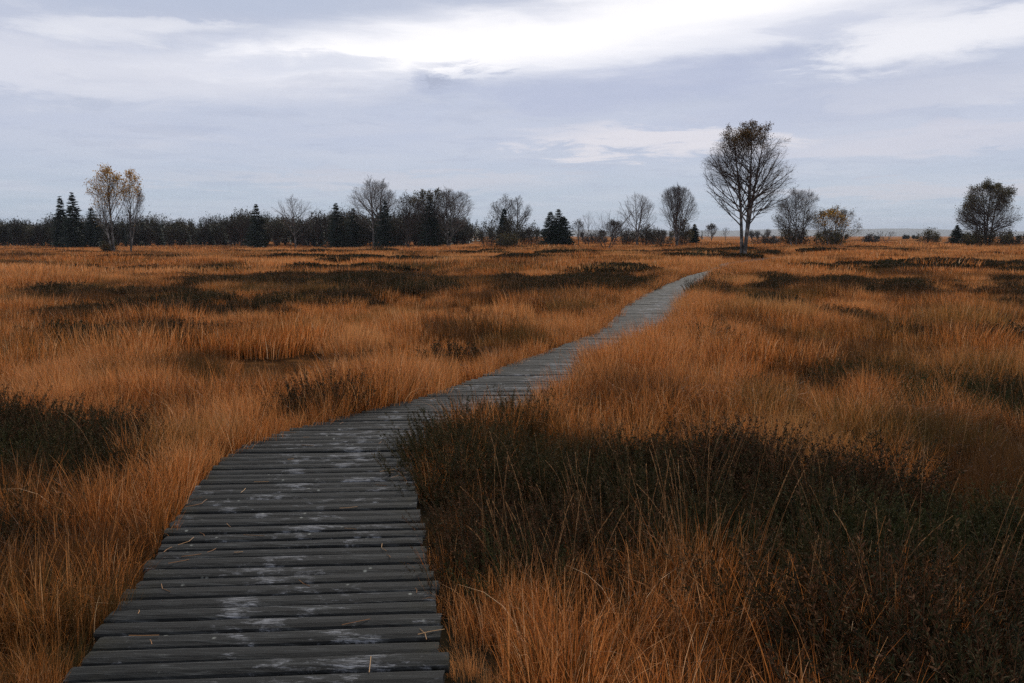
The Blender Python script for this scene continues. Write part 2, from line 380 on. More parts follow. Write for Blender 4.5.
def bearer(off):
    yy = np.concatenate([np.arange(-2.6, 30, .5), np.arange(30, 72, 1.0)]); xx = cx(yy) + off
    q = np.array([(-.05, -.16), (.05, -.16), (.05, -.041), (-.05, -.041)])
    V = np.stack([xx[:, None] + q[None, :, 0], np.repeat(yy[:, None], 4, 1), TOP + np.repeat(q[None, :, 1], len(yy), 0)], -1).reshape(-1, 3)
    a, b = np.meshgrid(np.arange(len(yy) - 1), np.arange(4), indexing='ij')
    F = np.stack([a * 4 + b, (a + 1) * 4 + b, (a + 1) * 4 + (b + 1) % 4, a * 4 + (b + 1) % 4], -1).reshape(-1, 4)
    link('bearer', mesh_np('bearer', V, F, [M_dark]), bw)
bearer(-.45); bearer(.45)

# ------------------------------------------------------------------ blades
def blades(n, radius, h0, h1, w0, lean, seg=4, droop=.5, upright=0.0, seed=0, pos=None, wind=(.12, .0)):
    r = np.random.default_rng(seed)
    if pos is None:
        rr = radius * np.sqrt(r.uniform(0, 1, n)); a = r.uniform(0, 2 * np.pi, n)
        bx, by = rr * np.cos(a), rr * np.sin(a)
        outa = a + r.normal(0, .9, n)
    else: bx, by = pos; outa = r.uniform(0, 2 * np.pi, n)
    h = r.uniform(h0, h1, n) ** 1.0 * r.uniform(.75, 1, n)
    ln = lean * r.uniform(.15, 1.3, n)
    dx, dy = np.cos(outa) * ln + wind[0], np.sin(outa) * ln + wind[1]
    tt = np.linspace(0, 1, seg + 1)[None]
    dr = (droop * r.uniform(0, 1, n) ** 2)[:, None]
    X = bx[:, None] + dx[:, None] * h[:, None] * (tt * .35 + tt ** 2 * .65 + dr * tt ** 3)
    Y = by[:, None] + dy[:, None] * h[:, None] * (tt * .35 + tt ** 2 * .65 + dr * tt ** 3)
    Z = h[:, None] * (tt - dr * .55 * tt ** 3) - .02
    fa = r.uniform(0, np.pi, n)[:, None]
    wd = (w0 * r.uniform(.6, 1.2, n))[:, None] * (1 - tt ** 1.5 * .88) / 2
    wx, wy = np.cos(fa) * wd, np.sin(fa) * wd
    A = np.stack([X - wx, Y - wy, Z], -1); B = np.stack([X + wx, Y + wy, Z], -1)
    V = np.stack([A, B], 2).reshape(-1, 3)
    k = (seg + 1) * 2
    s = np.arange(seg) * 2
    F = ((np.arange(n) * k)[:, None, None] + np.stack([s, s + 1, s + 3, s + 2], -1)[None]).reshape(-1, 4)
    v = np.repeat(np.clip(r.beta(1.5, 1.5, n), 0, 1), k)
    return V, F, v

lib = {}
def library(key, variants):
    c = bpy.data.collections.new('parts_' + key)
    for i, me in enumerate(variants):
        o = bpy.data.objects.new('%s_%02d' % (key, i), me); c.objects.link(o)
    lib[key] = c

library('grass_near', [mesh_np('tuft', *(lambda q: (q[0], q[1]))(B), [M_grass], {'v': B[2]}) for B in
    [blades(170, .18, .20, .50, .0044, .34, 5, .8, seed=100 + i, wind=(.10 * (i % 3 - .6), .02)) for i in range(8)]])
library('grass_mid', [mesh_np('tuft', B[0], B[1], [M_grass], {'v': B[2]}) for B in
    [blades(420, .5, .2, .50, .0095, .26, 3, .5, seed=200 + i, wind=(.08, .02)) for i in range(6)]])
library('grass_far', [mesh_np('tuft', B[0], B[1], [M_grass], {'v': B[2]}) for B in
    [blades(520, 1.6, .2, .54, .032, .24, 2, .4, seed=300 + i) for i in range(5)]])
library('grass_horizon', [mesh_np('tuft', B[0], B[1], [M_grass], {'v': B[2]}) for B in
    [blades(420, 4.0, .2, .6, .11, .25, 2, .3, seed=400 + i) for i in range(4)]])

def stalks(seed, n=5):
    r = np.random.default_rng(seed)
    Vs, Fs, vs = [], [], []; off = 0
    V, F, v = blades(n, .12, .55, .95, .0040, .20, 9, .35, seed=seed, wind=(.14 * r.choice([-1, 1, 1]), .0))
    # keep them thin all along: rebuild as crossed strips, with a seed head of short husks
    P = V.reshape(n, 10, 2, 3).mean(2)
    R_ = np.repeat(np.linspace(.0014, .0008, 10)[None], n, 0)
    V, F = tubes(P, R_, 3); Vs.append(V); Fs.append(F); vs.append(np.full(len(V), .55)); off = len(V)
    for q in range(n):
        if r.uniform() < .2: continue
        m = 22; tpos = r.uniform(6.6, 9, m); i0 = np.minimum(tpos.astype(int), 8); fr = (tpos - i0)[:, None]
        c0 = P[q][i0] * (1 - fr) + P[q][i0 + 1] * fr
        d = unit(P[q][i0 + 1] - P[q][i0]); side = unit(np.cross(d, r.normal(size=(m, 3)))) 
        tip = c0 + d * .018 + side * .003; e = unit(np.cross(d, side)) * .0016
        V = np.stack([c0, c0 + (tip - c0) * .5 + e, tip, c0 + (tip - c0) * .5 - e], 1).reshape(-1, 3)
        F = np.arange(m * 4).reshape(m, 4) + off; off += len(V)
        Vs.append(V); Fs.append(F); vs.append(np.repeat(r.uniform(.4, 1, m), 4))
    return mesh_np('stalks', np.concatenate(Vs), np.concatenate(Fs), [M_stalk], {'v': np.concatenate(vs)})

def tubes(P, Rd, sides):
    """P (n,k,3) polylines, Rd (n,k) radii"""
    n, k, _ = P.shape
    T = np.empty_like(P); T[:, 1:-1] = P[:, 2:] - P[:, :-2]; T[:, 0] = P[:, 1] - P[:, 0]; T[:, -1] = P[:, -1] - P[:, -2]
    T = unit(T)
    ref = np.where(np.abs(T[:, :1, 2:3]) > .8, np.array([1., 0, 0]), np.array([0, 0, 1.]))
    U = unit(np.cross(T, np.broadcast_to(ref, T.shape))); W_ = np.cross(T, U)
    a = np.arange(sides) * 2 * np.pi / sides
    V = P[:, :, None] + Rd[:, :, None, None] * (U[:, :, None] * np.cos(a)[None, None, :, None] + W_[:, :, None] * np.sin(a)[None, None, :, None])
    i, j = np.meshgrid(np.arange(k - 1), np.arange(sides), indexing='ij'); jn = (j + 1) % sides
    f = np.stack([i * sides + j, i * sides + jn, (i + 1) * sides + jn, (i + 1) * sides + j], -1).reshape(-1, 4)
    F = ((np.arange(n) * k * sides)[:, None, None] + f[None]).reshape(-1, 4)
    return V.reshape(-1, 3), F
library('stalk', [stalks(500 + i) for i in range(6)])

def heath(seed, radius, nst, h0, h1, nl, ls, ws, stemr):
    r = np.random.default_rng(seed)
    rr = radius * np.sqrt(r.uniform(0, 1, nst)); a = r.uniform(0, 2 * np.pi, nst)
    h = r.uniform(h0, h1, nst) * (1 - .35 * (rr / radius) ** 2)
    ln = .35 * rr / radius + .12
    k = 5; tt = np.linspace(0, 1, k)[None]
    jx, jy = r.normal(0, .16, (2, nst))
    P = np.stack([(rr * np.cos(a))[:, None] + (np.cos(a) * ln + jx)[:, None] * h[:, None] * tt ** 1.2,
                  (rr * np.sin(a))[:, None] + (np.sin(a) * ln + jy)[:, None] * h[:, None] * tt ** 1.2,
                  h[:, None] * tt - .02], -1)
    V, F = tubes(P, np.repeat(np.linspace(stemr, stemr * .5, k)[None], nst, 0), 3)
    Vs = [V]; Fs = [F]; vs = [np.full(len(V), .90)]; off = len(V)
    tl = r.uniform(.25, 1.0, (nst, nl)) ** .8 * (k - 1); i0 = np.minimum(tl.astype(int), k - 2); fr = (tl - i0)[..., None]
    q = np.arange(nst)[:, None]
    c0 = P[q, i0] * (1 - fr) + P[q, i0 + 1] * fr
    d = unit(P[q, i0 + 1] - P[q, i0]); rd = unit(r.normal(size=c0.shape))
    side = unit(rd - (rd * d).sum(-1, keepdims=True) * d)
    L = ls * r.uniform(.6, 1.4, (nst, nl, 1))
    tip = c0 + (d * .75 + side * .7) * L; e = unit(np.cross(tip - c0, r.normal(size=c0.shape))) * ws * .5
    V = np.stack([c0, c0 + (tip - c0) * .5 + e, tip, c0 + (tip - c0) * .5 - e], 2).reshape(-1, 3)
    Fs.append(np.arange(len(V)).reshape(-1, 4) + off); Vs.append(V)
    vb = np.clip(np.repeat(r.uniform(0, 1, nst), nl) * .55 + r.uniform(0, .5, nst * nl), 0, 1)
    vs.append(np.repeat(vb, 4))
    return mesh_np('heather', np.concatenate(Vs), np.concatenate(Fs), [M_heath], {'v': np.concatenate(vs)})
library('heather_near', [heath(600 + i, .24, 60, .16, .52, 44, .021, .0062, .0017) for i in range(7)])
library('heather_mid', [heath(650 + i, .5, 120, .25, .48, 26, .045, .013, .003) for i in range(4)])
library('heather_far', [heath(680 + i, 1.3, 150, .25, .52, 24, .12, .045, .006) for i in range(4)])

def stuff(name, key, x, y, scale, tint, green, label_, zoff=0.0):
    n = len(x); r = np.random.default_rng(len(name) + n)
    z = terrain(x, y) + zoff
    me = mesh_np(name, np.stack([x, y, z], 1), None, (), {'scl': scale, 'tint': tint, 'green': green})
    me.attributes.new('rotz', 'FLOAT', 'POINT').data.foreach_set('value', r.uniform(0, 6.283, n).astype(np.float32))
    me.attributes.new('idx', 'INT', 'POINT').data.foreach_set('value', r.integers(0, 1000, n).astype(np.int32))
    o = link(name, me); tag(o, label_[0], label_[1], kind='stuff')
    ng = bpy.data.node_groups.new('scatter_' + name, 'GeometryNodeTree')
    ng.interface.new_socket('Geometry', in_out='INPUT', socket_type='NodeSocketGeometry')
    ng.interface.new_socket('Geometry', in_out='OUTPUT', socket_type='NodeSocketGeometry')
    N = ng.nodes; Lk = ng.links
    gi = N.new('NodeGroupInput'); go = N.new('NodeGroupOutput')
    ip = N.new('GeometryNodeInstanceOnPoints'); ci = N.new('GeometryNodeCollectionInfo')
    ci.inputs['Collection'].default_value = lib[key]; ci.inputs['Separate Children'].default_value = True; ci.inputs['Reset Children'].default_value = True
    def na(nm, dt):
        q = N.new('GeometryNodeInputNamedAttribute'); q.data_type = dt; q.inputs['Name'].default_value = nm
        return q.outputs['Attribute']
    cmb = N.new('ShaderNodeCombineXYZ'); Lk.new(na('rotz', 'FLOAT'), cmb.inputs[2])
    e2r = N.new('FunctionNodeEulerToRotation'); Lk.new(cmb.outputs[0], e2r.inputs[0])
    Lk.new(gi.outputs[0], ip.inputs['Points']); Lk.new(ci.outputs[0], ip.inputs['Instance']); ip.inputs['Pick Instance'].default_value = True
    Lk.new(na('idx', 'INT'), ip.inputs['Instance Index']); Lk.new(e2r.outputs[0], ip.inputs['Rotation']); Lk.new(na('scl', 'FLOAT'), ip.inputs['Scale'])
    Lk.new(ip.outputs[0], go.inputs[0])
    md = o.modifiers.new('scatter', 'NODES'); md.node_group = ng
    return o

def scatter(y0, y1, dens, margin=1.5, widen=.66):
    ymax = y1; area = 2 * (widen * ymax + margin) * (y1 - y0)
    n = int(area * dens); x = rng.uniform(-(widen * ymax + margin), widen * ymax + margin, n); y = rng.uniform(y0, y1, n)
    k = np.abs(x) < widen * np.maximum(y, 0) + margin
    return x[k], y[k]
def offw(x, y): return np.abs(x - cx(y)) / np.sqrt(1 + ((cx(y + .2) - cx(y - .2)) / .4) ** 2) if False else np.abs(x - cx(y))
def fields(x, y):
    ti = .5 + (fbm(x * .9, y * .6, 31, 4) - .5) * 2.1 + (fbm(x * .09, y * .05, 33, 3) - .5) * 1.2 * smooth(8, 30, y) + rng.normal(0, .17, len(x))
    # near grass tinted ruddier and darker: dimmer foreground light painted into the colour
    ti -= .34 * (1 - smooth(3.5, 8, y))
    gr = np.clip((fbm(x * .8, y * .6, 41, 3) - .54) * 3.5, 0, .5) * rng.uniform(0, 1, len(x)) 
    hs = .78 + .8 * (fbm(x * .7, y * .7, 51, 3) - .5) * 2
    return np.clip(ti, 0, 1), gr, hs
G = {k: [] for k in ('grass_near', 'grass_mid', 'grass_far', 'grass_horizon', 'heather_near', 'heather_mid', 'heather_far', 'stalk')}
def put(key, x, y, s, ti, gr): G[key].append(np.stack([x, y, s, ti, gr]))

def zone(kind, hk, y0, y1, dens, hd, edge, rtuft):
    x, y = scatter(y0, y1, dens); H = heather(x, y); off = np.abs(x - cx(y))
    ti, gr, hs = fields(x, y)
    keep = (off > edge) & (rng.uniform(0, 1, len(x)) > np.clip(H * 1.15 - .14, 0, .86 - .14 * (y0 > 9)))
    hs = hs * (1 - .38 * np.clip(H, 0, 1)); ti = np.where(H > .3, ti * (1 - (.55 if y0 < 9 else .25) * np.clip(H, 0, 1)), ti)
    hs = hs * (1 - .2 * (1 - smooth(edge, edge + .4, off)))
    put(kind, x[keep], y[keep], (hs * rng.uniform(.8, 1.2, len(x)))[keep], ti[keep], gr[keep])
    x, y = scatter(y0, y1, hd); H = heather(x, y); off = np.abs(x - cx(y))
    keep = (off > edge) & (rng.uniform(0, 1, len(x)) < np.clip(H * 1.6 - .25, 0, 1))
    s = rng.uniform(.7, 1.2, len(x)) * (.52 + .40 * np.clip(H, 0, 1)) * (.75 + .5 * fbm(x * .9, y * .9, 77, 2)); tn = np.clip(fbm(x * .7, y * .7, 61, 3) * 2.4 - 1.0 + rng.normal(0, .15, len(x)), 0, 1)
    tn = tn * (1 if y0 < 9 else .35)
    put(hk, x[keep], y[keep], s[keep], tn[keep], (tn * 0)[keep])
zone('grass_near', 'heather_near', .6, 10.5, 27, 24, .77, .17)
zone('grass_mid', 'heather_mid', 10.5, 36, 4.4, 7, 1.12, .5)
zone('grass_far', 'heather_far', 36, 110, .62, 1.2, 2.0, 1.6)
zone('grass_horizon', 'heather_far', 110, 330, .085, .12, 3, 4)
# the strips beside the boardwalk beyond the near zone, from small tufts
for side in (-1, 1):
    for (y0, y1, dn) in ((1, 10.5, 14), (10.5, 36, 11), (36, 66, 6)):
        wdt = .35 if y1 < 11 else 1.3 if y1 < 40 else 2.0
        n = int((y1 - y0) * wdt * dn); y = rng.uniform(y0, y1, n); x = cx(y) + side * (rng.uniform(.76, .76 + wdt, n))
        H = heather(x, y); ti, gr, hs = fields(x, y)
        k = rng.uniform(0, 1, n) > H * .9
        put('grass_near', x[k], y[k], (hs * 1.05)[k] * rng.uniform(.8, 1.2, n)[k], ti[k], gr[k])
        put('heather_near', x[~k], y[~k], (hs * 1.1)[~k], ti[~k], gr[~k] * 0)
# tussocks at the bend that stand in front of the walk
def tussock(x0, y0, rx, ry, n, s, key='grass_near', ti=.6):
    x = rng.normal(x0, rx, n); y = rng.normal(y0, ry, n); k = np.abs(x - cx(y)) > .8
    put(key, x[k], y[k], s * rng.uniform(.85, 1.15, k.sum()), np.clip(rng.normal(ti, .15, k.sum()), 0, 1), np.zeros(k.sum()))
for (y0, y1, n_, o0, o1, s_) in ((8.2, 10.0, 45, .62, 1.1, 1.0), (9.8, 13.5, 120, .45, 1.3, 1.22), (13.5, 20, 90, .58, 1.1, 1.15), (20, 34, 110, .66, 1.2, 1.1)):
    y = rng.uniform(y0, y1, n_); x = cx(y) + rng.uniform(o0, o1, n_); put('grass_near', x, y, s_ * rng.uniform(.8, 1.15, n_), np.clip(rng.normal(.6, .15, n_), 0, 1), np.zeros(n_))
y = rng.uniform(4.5, 30, 150); x = cx(y) - rng.uniform(.66, 1.0, 150); put('grass_near', x, y, rng.uniform(.75, 1.1, 150), np.clip(rng.normal(.55, .15, 150), 0, 1), np.zeros(150))
y = rng.uniform(32.5, 42.5, 330); x = cx(y) + rng.uniform(.45, 2.0, 330); put('grass_near', x, y, rng.uniform(1.1, 1.7, 330), np.clip(rng.normal(.55, .2, 330), 0, 1), np.zeros(330))
tussock(1.9, 9.7, .5, .5, 26, 1.15); tussock(2.6, 11.5, .5, .6, 26, 1.15); tussock(10.6, 38, .7, 2.2, 110, 1.35); tussock(8.7, 36.5, .6, 1.5, 60, 1.3); tussock(3.4, 13.6, .4, .8, 30, 1.0)
tussock(-2.45, 7.5, .3, .3, 16, 1.0, ti=.8); tussock(-.1, 6.9, .5, .25, 10, 1.0, ti=.5)
tussock(.35, 2.7, .35, .35, 22, 1.0, ti=.55); tussock(.9, 3.1, .5, .3, 16, 1.0, ti=.35)
# straw fallen on the boards
nl_ = 190; yl = rng.uniform(1.5, 16, nl_); sd_ = rng.choice([-1, 1], nl_); xl = cx(yl) + sd_ * .66 * rng.uniform(0, 1, nl_) ** .35
aa = rng.uniform(0, np.pi, nl_); ll_ = rng.uniform(.03, .13, nl_); bend = rng.normal(0, .25, nl_)
Pl = np.stack([np.stack([xl + np.cos(aa + bend * q) * ll_ * q, yl + np.sin(aa + bend * q) * ll_ * q, np.full(nl_, .1275)], -1) for q in (-.5, 0, .5)], 1)
V, F = tubes(Pl, np.full((nl_, 3), .0016), 3)
tag(link('straw_litter', mesh_np('straw_litter', V, F, [M_stalk], {'v': np.repeat(rng.uniform(.2, 1, nl_), 9)})), 'broken bits of straw lying on the boardwalk planks', 'straw', kind='stuff')
y = rng.uniform(5.2, 7.6, 60); x = cx(y) + rng.uniform(.76, 1.25, 60)
put('heather_near', x[:40], y[:40], rng.uniform(.7, .95, 40), np.full(40, .4), np.zeros(40)); put('grass_near', x[40:], y[40:], rng.uniform(.6, .9, 20), rng.uniform(.2, .6, 20), np.zeros(20))
# stalks
x, y = scatter(1.6, 9.5, 2.0); k = (np.abs(x - cx(y)) > .95) & (rng.uniform(0, 1, len(x)) < .25 + .75 * fbm(x * .8, y * .8, 71, 2))
put('stalk', x[k], y[k], rng.uniform(.75, 1.08, k.sum()), np.ones(k.sum()), np.zeros(k.sum()))
x, y = scatter(9.5, 24, 1.3); k = (np.abs(x - cx(y)) > .95)
put('stalk', x[k], y[k], rng.uniform(.8, 1.1, k.sum()), np.ones(k.sum()), np.zeros(k.sum()))
x = rng.uniform(-.3, 2.0, 22); y = rng.uniform(3.6, 6.0, 22)
put('stalk', x, y, rng.uniform(.7, .95, 22), np.ones(22), np.zeros(22))
x = rng.uniform(-.1, 1.1, 9); y = rng.uniform(2.8, 4.6, 9)
put('stalk', x, y, rng.uniform(.8, 1.1, 9), np.ones(9), np.zeros(9))

names = {'grass_near': ('orange_grass', ('orange and straw moor grass tufts beside the near boardwalk', 'grass')),
 'grass_mid': ('moor_grass', ('orange moor grass covering the middle distance on both sides', 'grass')),
 'grass_far': ('moor_grass', ('rusty moor grass stretching far across the bog', 'grass')),
 'grass_horizon': ('moor_grass', ('pale rusty grass at the foot of the distant trees', 'grass')),
 'heather_near': ('heather', ('dark heather growing in patches near the boardwalk', 'heather')),
 'heather_mid': ('heather', ('dark heather bands in the middle distance', 'heather')),
 'heather_far': ('heather', ('dark heather streaks far across the moor', 'heather')),
 'stalk': ('dry_stalks', ('tall thin pale dry stalks with seed heads rising above the grass', 'grass stalks'))}
for k_, parts in G.items():
    A = np.concatenate(parts, 1); nm, lb = names[k_]
    stuff(nm, k_, A[0], A[1], A[2], A[3], A[4], lb)

# ------------------------------------------------------------------ trees
def px2x(px, D): return (px - 512) / FPX * D
def ypx2z(py, D):
    a = math.atan((341.5 - py) / FPX) - R(PITCH); return CAMZ + math.tan(a) * D

def make_env(cx0, cy0, zc, rw, up, dn, pw=2.0):
    ph = cx0 * 7.3 + rw * 5.1 + zc * 3.7
    def f(p):
        a_ = np.arctan2(p[..., 1] - cy0, p[..., 0] - cx0); zr = (p[..., 2] - zc) / rw
        r = np.hypot(p[..., 0] - cx0, p[..., 1] - cy0) / (rw * (1 + .13 * np.sin(2 * a_ + ph + 2.3 * zr) + .10 * np.sin(3 * a_ + ph * 2 - 3.7 * zr) + .07 * np.sin(5.5 * zr + ph * 3))); z = p[..., 2] - zc
        z = np.where(z > 0, z / up, z / dn); return np.abs(r) ** pw + np.abs(z) ** pw
    return f
def grow(P, Rd, per, t0, t1, a0, a1, Lf, trop, k, env, r, rmin, lmax=None, curl=.10):
    n, K, _ = P.shape
    plen = np.linalg.norm(np.diff(P, axis=1), axis=2).sum(1)
    idx = np.repeat(np.arange(n), per); m = len(idx)
    tt = t0 + (t1 - t0) * (np.tile(np.arange(per), n) + r.uniform(0, 1, m)) / per
    f = tt * (K - 1); i0 = np.minimum(f.astype(int), K - 2); fr = (f - i0)[:, None]
    s = P[idx, i0] * (1 - fr) + P[idx, i0 + 1] * fr
    d = unit(P[idx, i0 + 1] - P[idx, i0])
    rd = r.normal(size=(m, 3)); perp = unit(np.cross(d, rd))
    a = r.uniform(a0, a1, m)[:, None]
    dr = unit(d * np.cos(a) + perp * np.sin(a))
    pr = Rd[idx, i0] * (1 - fr[:, 0]) + Rd[idx, i0 + 1] * fr[:, 0]
    L = (lmax if lmax is not None else plen[idx] * Lf * (1.15 - .75 * tt)) * r.uniform(.7, 1.2, m)
    if env is not None:
        for _ in range(12):
            dd = unit(dr + np.array([0, 0, trop * .5])); out = env(s + dd * L[:, None]) > r.uniform(.5, 1.25, m)
            L = np.where(out, L * .84, L)
    pts = [s]; cur = dr
    for q in range(k - 1):
        pts.append(pts[-1] + cur * (L / (k - 1))[:, None])
        cur = unit(cur + np.array([0, 0, trop / (k - 1)]) + r.normal(0, curl, (m, 3)))
    C = np.stack(pts, 1)
    rb = np.maximum(np.minimum(pr * .52, L * .012 + rmin), rmin)
    RR_ = rb[:, None] * np.linspace(1, .35, k)[None]; RR_ = np.maximum(RR_, rmin * .6)
    return C, RR_
def leaves(P, n, size, r, mask=None, spread=.15):
    idx = r.integers(0, len(P), n); q = r.integers(P.shape[1] // 2, P.shape[1], n)
    c = P[idx, q] + r.normal(0, spread, (n, 3))
    if mask is not None: c = c[mask(c, r)]
    n = len(c)
    if n == 0: return np.zeros((0, 3)), np.zeros((0, 4), int), np.zeros(0)
    a = unit(r.normal(size=(n, 3))); b = unit(np.cross(a, r.normal(size=(n, 3)))); s = size * r.uniform(.6, 1.4, (n, 1))
    V = np.stack([c - a * s * .6, c + b * s * .4, c + a * s * .6, c - b * s * .4], 1).reshape(-1, 3)
    return V, np.arange(n * 4).reshape(n, 4), np.repeat(r.uniform(0, 1, n), 4)

def tree(label, cat, name, px, D, top, stems, halfw, zc_px, bot_px, seed, n1=26, n2=9, n3=6, n4=0, trop=.45, rmin=None, trunk_r=.16,
         leaf=(None, 0, .1, None), tm=None, twm=None, crownx=0.0, group='trees on the moor', start=.16, ang=(R(26), R(58)), pw=2.2, spread=.2, yd=0.0):
    """px,D: base; top, zc_px, bot_px: picture rows of crown top, middle, bottom; stems: (dx base, dx mid, dx top, height fraction) in px"""
    r = np.random.default_rng(seed); u = D / FPX
    X0 = px2x(px, D); z0 = float(terrain(np.array([X0]), np.array([D]))[0])
    H = ypx2z(top, D) - z0; zc = ypx2z(zc_px, D) - z0; zb = ypx2z(bot_px, D) - z0
    root = bpy.data.objects.new(name, None); COL.objects.link(root); root.location = (X0, D, z0)
    tag(root, label, cat, group)
    rmin = .58 * rmin if rmin else .0030; halfw = halfw * (1.0 if px == 741.5 else .90) * (D / 68) ** .8
    env = make_env(crownx * u, 0, zc, halfw * u, H - zc, zc - zb, pw)
    k = 10; ST = []; SR = []
    for (b0, m0, t0, hf) in stems:
        tt = np.linspace(0, 1, k)
        xs = u * (b0 * (1 - tt) ** 2 + 2 * m0 * tt * (1 - tt) + t0 * tt ** 2); yy = np.cumsum(r.normal(0, .012 * H / 10, k)) * 1.5
        xs = xs + np.concatenate([[0], np.cumsum(r.normal(0, .010 * H / 10, k - 1))])
        ST.append(np.stack([xs, yy + r.uniform(-.25, .25) * (len(stems) > 1), tt * H * hf * .97 - .05], 1))
        SR.append(trunk_r * (hf ** .5) * ((1 - tt) ** .8 * .93 + .05) * np.where(tt < .05, 1.25, 1))
    ST = np.stack(ST); SR = np.stack(SR)
    ST_ = ST + 0.0
    P1, R1 = grow(ST_, SR, n1, start, .97, ang[0], ang[1], .5, trop, 7, env, r, rmin * 1.8, lmax=H * .62, curl=.07)
    P2, R2 = grow(P1, R1, n2, .15, .98, R(22), R(52), .62, trop * .6, 5, env, r, rmin * 1.2)
    P3, R3 = grow(P2, R2, n3, .15, 1., R(20), R(55), .66, trop * .3, 4, env, r, rmin)
    V, F = tubes(ST, SR, 8); V1, F1 = tubes(P1, R1, 5)
    link('trunk', mesh_np('trunk', np.concatenate([V, V1]), np.concatenate([F, F1 + len(V)]), [tm or M_birch, ], smooth=True), root)
    lv = [tubes(P2, R2, 4), tubes(P3, R3, 3)]
    last = P3
    if n4:
        P4, R4 = grow(P3, R3, n4, .2, 1., R(20), R(60), .8, .1, 3, env, r, rmin * .8); lv.append(tubes(P4, R4, 3)); last = P4
    Vs, Fs, mi, vv = [], [], [], []; off = 0
    for V, F in lv: Vs.append(V); Fs.append(F + off); off += len(V); mi.append(np.zeros(len(F), int)); vv.append(np.full(len(V), .5))
    mats = [twm or M_twig]
    for lf in (leaf if isinstance(leaf, list) else [leaf]):
        lm, ln, ls, lmask = lf
        if lm is None: continue
        V, F, v = leaves(last, ln, ls, r, lmask and (lambda c, rr: lmask(c / u, rr)), spread)
        Vs.append(V); Fs.append(F + off); off += len(V); mats.append(lm); mi.append(np.full(len(F), len(mats) - 1)); vv.append(v)
    link('crown', mesh_np('crown', np.concatenate(Vs), np.concatenate(Fs), mats, {'v': np.concatenate(vv)}, np.concatenate(mi)), root)
    return root

# the tall birch by the boardwalk; masks get crown coordinates in photo pixels (x from base, z up from base)
def m_top(c, r):
    d = ((c[:, 0] - 2) / 27) ** 2 + ((c[:, 2] - 120) / 20) ** 2
    return r.uniform(0, 1, len(c)) > smooth(.35, 1.15, d) 
def m_any(p): return lambda c, r: r.uniform(0, 1, len(c)) < p
tree('tall wide birch with bare lower branches and rusty leaves on top, beside the boardwalk', 'birch tree', 'birch_tree', 741.5, 68, 118,
     [(-1, -2, -15, .95), (.8, 6, 3, 1.0), (.8, 6, 18, .96)], 50, 184, 222, 11, n1=25, n2=10, n3=6, n4=3, trunk_r=.16, crownx=4.5, trop=.30, ang=(R(34), R(70)),
     leaf=[(M_lrust, 22000, .075, m_top), (M_lrust, 2200, .06, m_any(1))], start=.25, pw=2.7, spread=.12)
# pair of slim birches left
def m_hi(z0, z1): return lambda c, r: r.uniform(0, 1, len(c)) < smooth(z0, z1, c[:, 2])
tree('slim birch with sparse golden leaves, taller of the left pair', 'birch tree', 'birch_tree', 115.5, 91, 163, [(1, 0, -2, 1.0), (0, -5, -9, .62)], 18, 198, 230, 21,
     n1=20, n2=8, n3=6, n4=2, trunk_r=.12, crownx=-3, trop=.7, leaf=[(M_lgold, 2700, .12, m_hi(35, 62)), (M_lmix, 500, .09, m_any(1))], start=.32, ang=(R(20), R(45)), twm=M_twigp)
tree('slim birch with a small golden top and fan of twigs, right one', 'birch tree', 'birch_tree', 132.5, 91, 169, [(0, 1, 2, 1.0), (0, 5, 12, .75)], 13, 195, 232, 22,
     n1=18, n2=7, n3=5, n4=2, trunk_r=.10, crownx=4, trop=.8, leaf=[(M_lgold, 2500, .12, lambda c, r: (r.uniform(0, 1, len(c)) < smooth(48, 62, c[:, 2])) & (c[:, 0] < 12)), (M_lmix, 200, .09, m_any(1))], start=.3, ang=(R(16), R(38)), twm=M_twigp)
G2 = 'bare trees in front of the wood'
tree('lone pale birch with a thin top above the dark wood, left of centre', 'birch tree', 'birch_tree', 296, 165, 192, [(1, 0, -2, 1)], 17, 216, 238, 31, n1=24, n2=8, n3=5, trunk_r=.17, trop=.5, twm=M_twigp, group=G2, rmin=.012)
tree('tallest bare twin stemmed birch above the dark wood', 'birch tree', 'birch_tree', 376, 165, 173, [(-1, -2, -5, 1), (4, 5, 8, .96)], 19, 204, 233, 32, n1=24, n2=9, n3=7, n4=2, trunk_r=.2, trop=.6, group=G2, rmin=.013, twm=M_twigp)
tree('low rounded bare tree right of the tallest twin birch', 'bare tree', 'bare_tree', 408, 168, 191, [(0, 0, 0, 1), (1, 4, 8, .8)], 15, 214, 238, 33, n1=24, n2=8, n3=6, trunk_r=.18, tm=M_birchd, group=G2, rmin=.016, leaf=(M_brush, 900, .18, None))
tree('broad tree with a flat olive top, middle of the dark clump', 'tree', 'deciduous_tree', 430, 166, 187, [(-2, -3, -8, .95), (2, 3, 7, 1)], 18, 208, 236, 34, n1=26, n2=9, n3=6, trunk_r=.19, group=G2, rmin=.014,
     leaf=[(M_lolive, 1900, .22, m_hi(28, 50))])
tree('bare rounded birch at the right end of the dark clump', 'birch tree', 'birch_tree', 449, 167, 184, [(-1, -1, -2, 1), (1, 4, 9, .85)], 17, 210, 236, 35, n1=26, n2=9, n3=7, n4=2, trunk_r=.19, group=G2, rmin=.013, twm=M_twigp)
tree('left birch of the twin pair rising from a dark thicket', 'birch tree', 'birch_tree', 506, 160, 194, [(0, 0, 0, 1)], 12, 212, 236, 36, n1=26, n2=9, n3=6, trunk_r=.17, group=G2, rmin=.014, tm=M_birchd, leaf=(M_brush, 500, .14, None))
tree('right birch of the twin pair rising from a dark thicket', 'birch tree', 'birch_tree', 517, 162, 193, [(0, 0, 1, 1)], 11, 213, 236, 37, n1=26, n2=9, n3=6, trunk_r=.17, group=G2, rmin=.014)
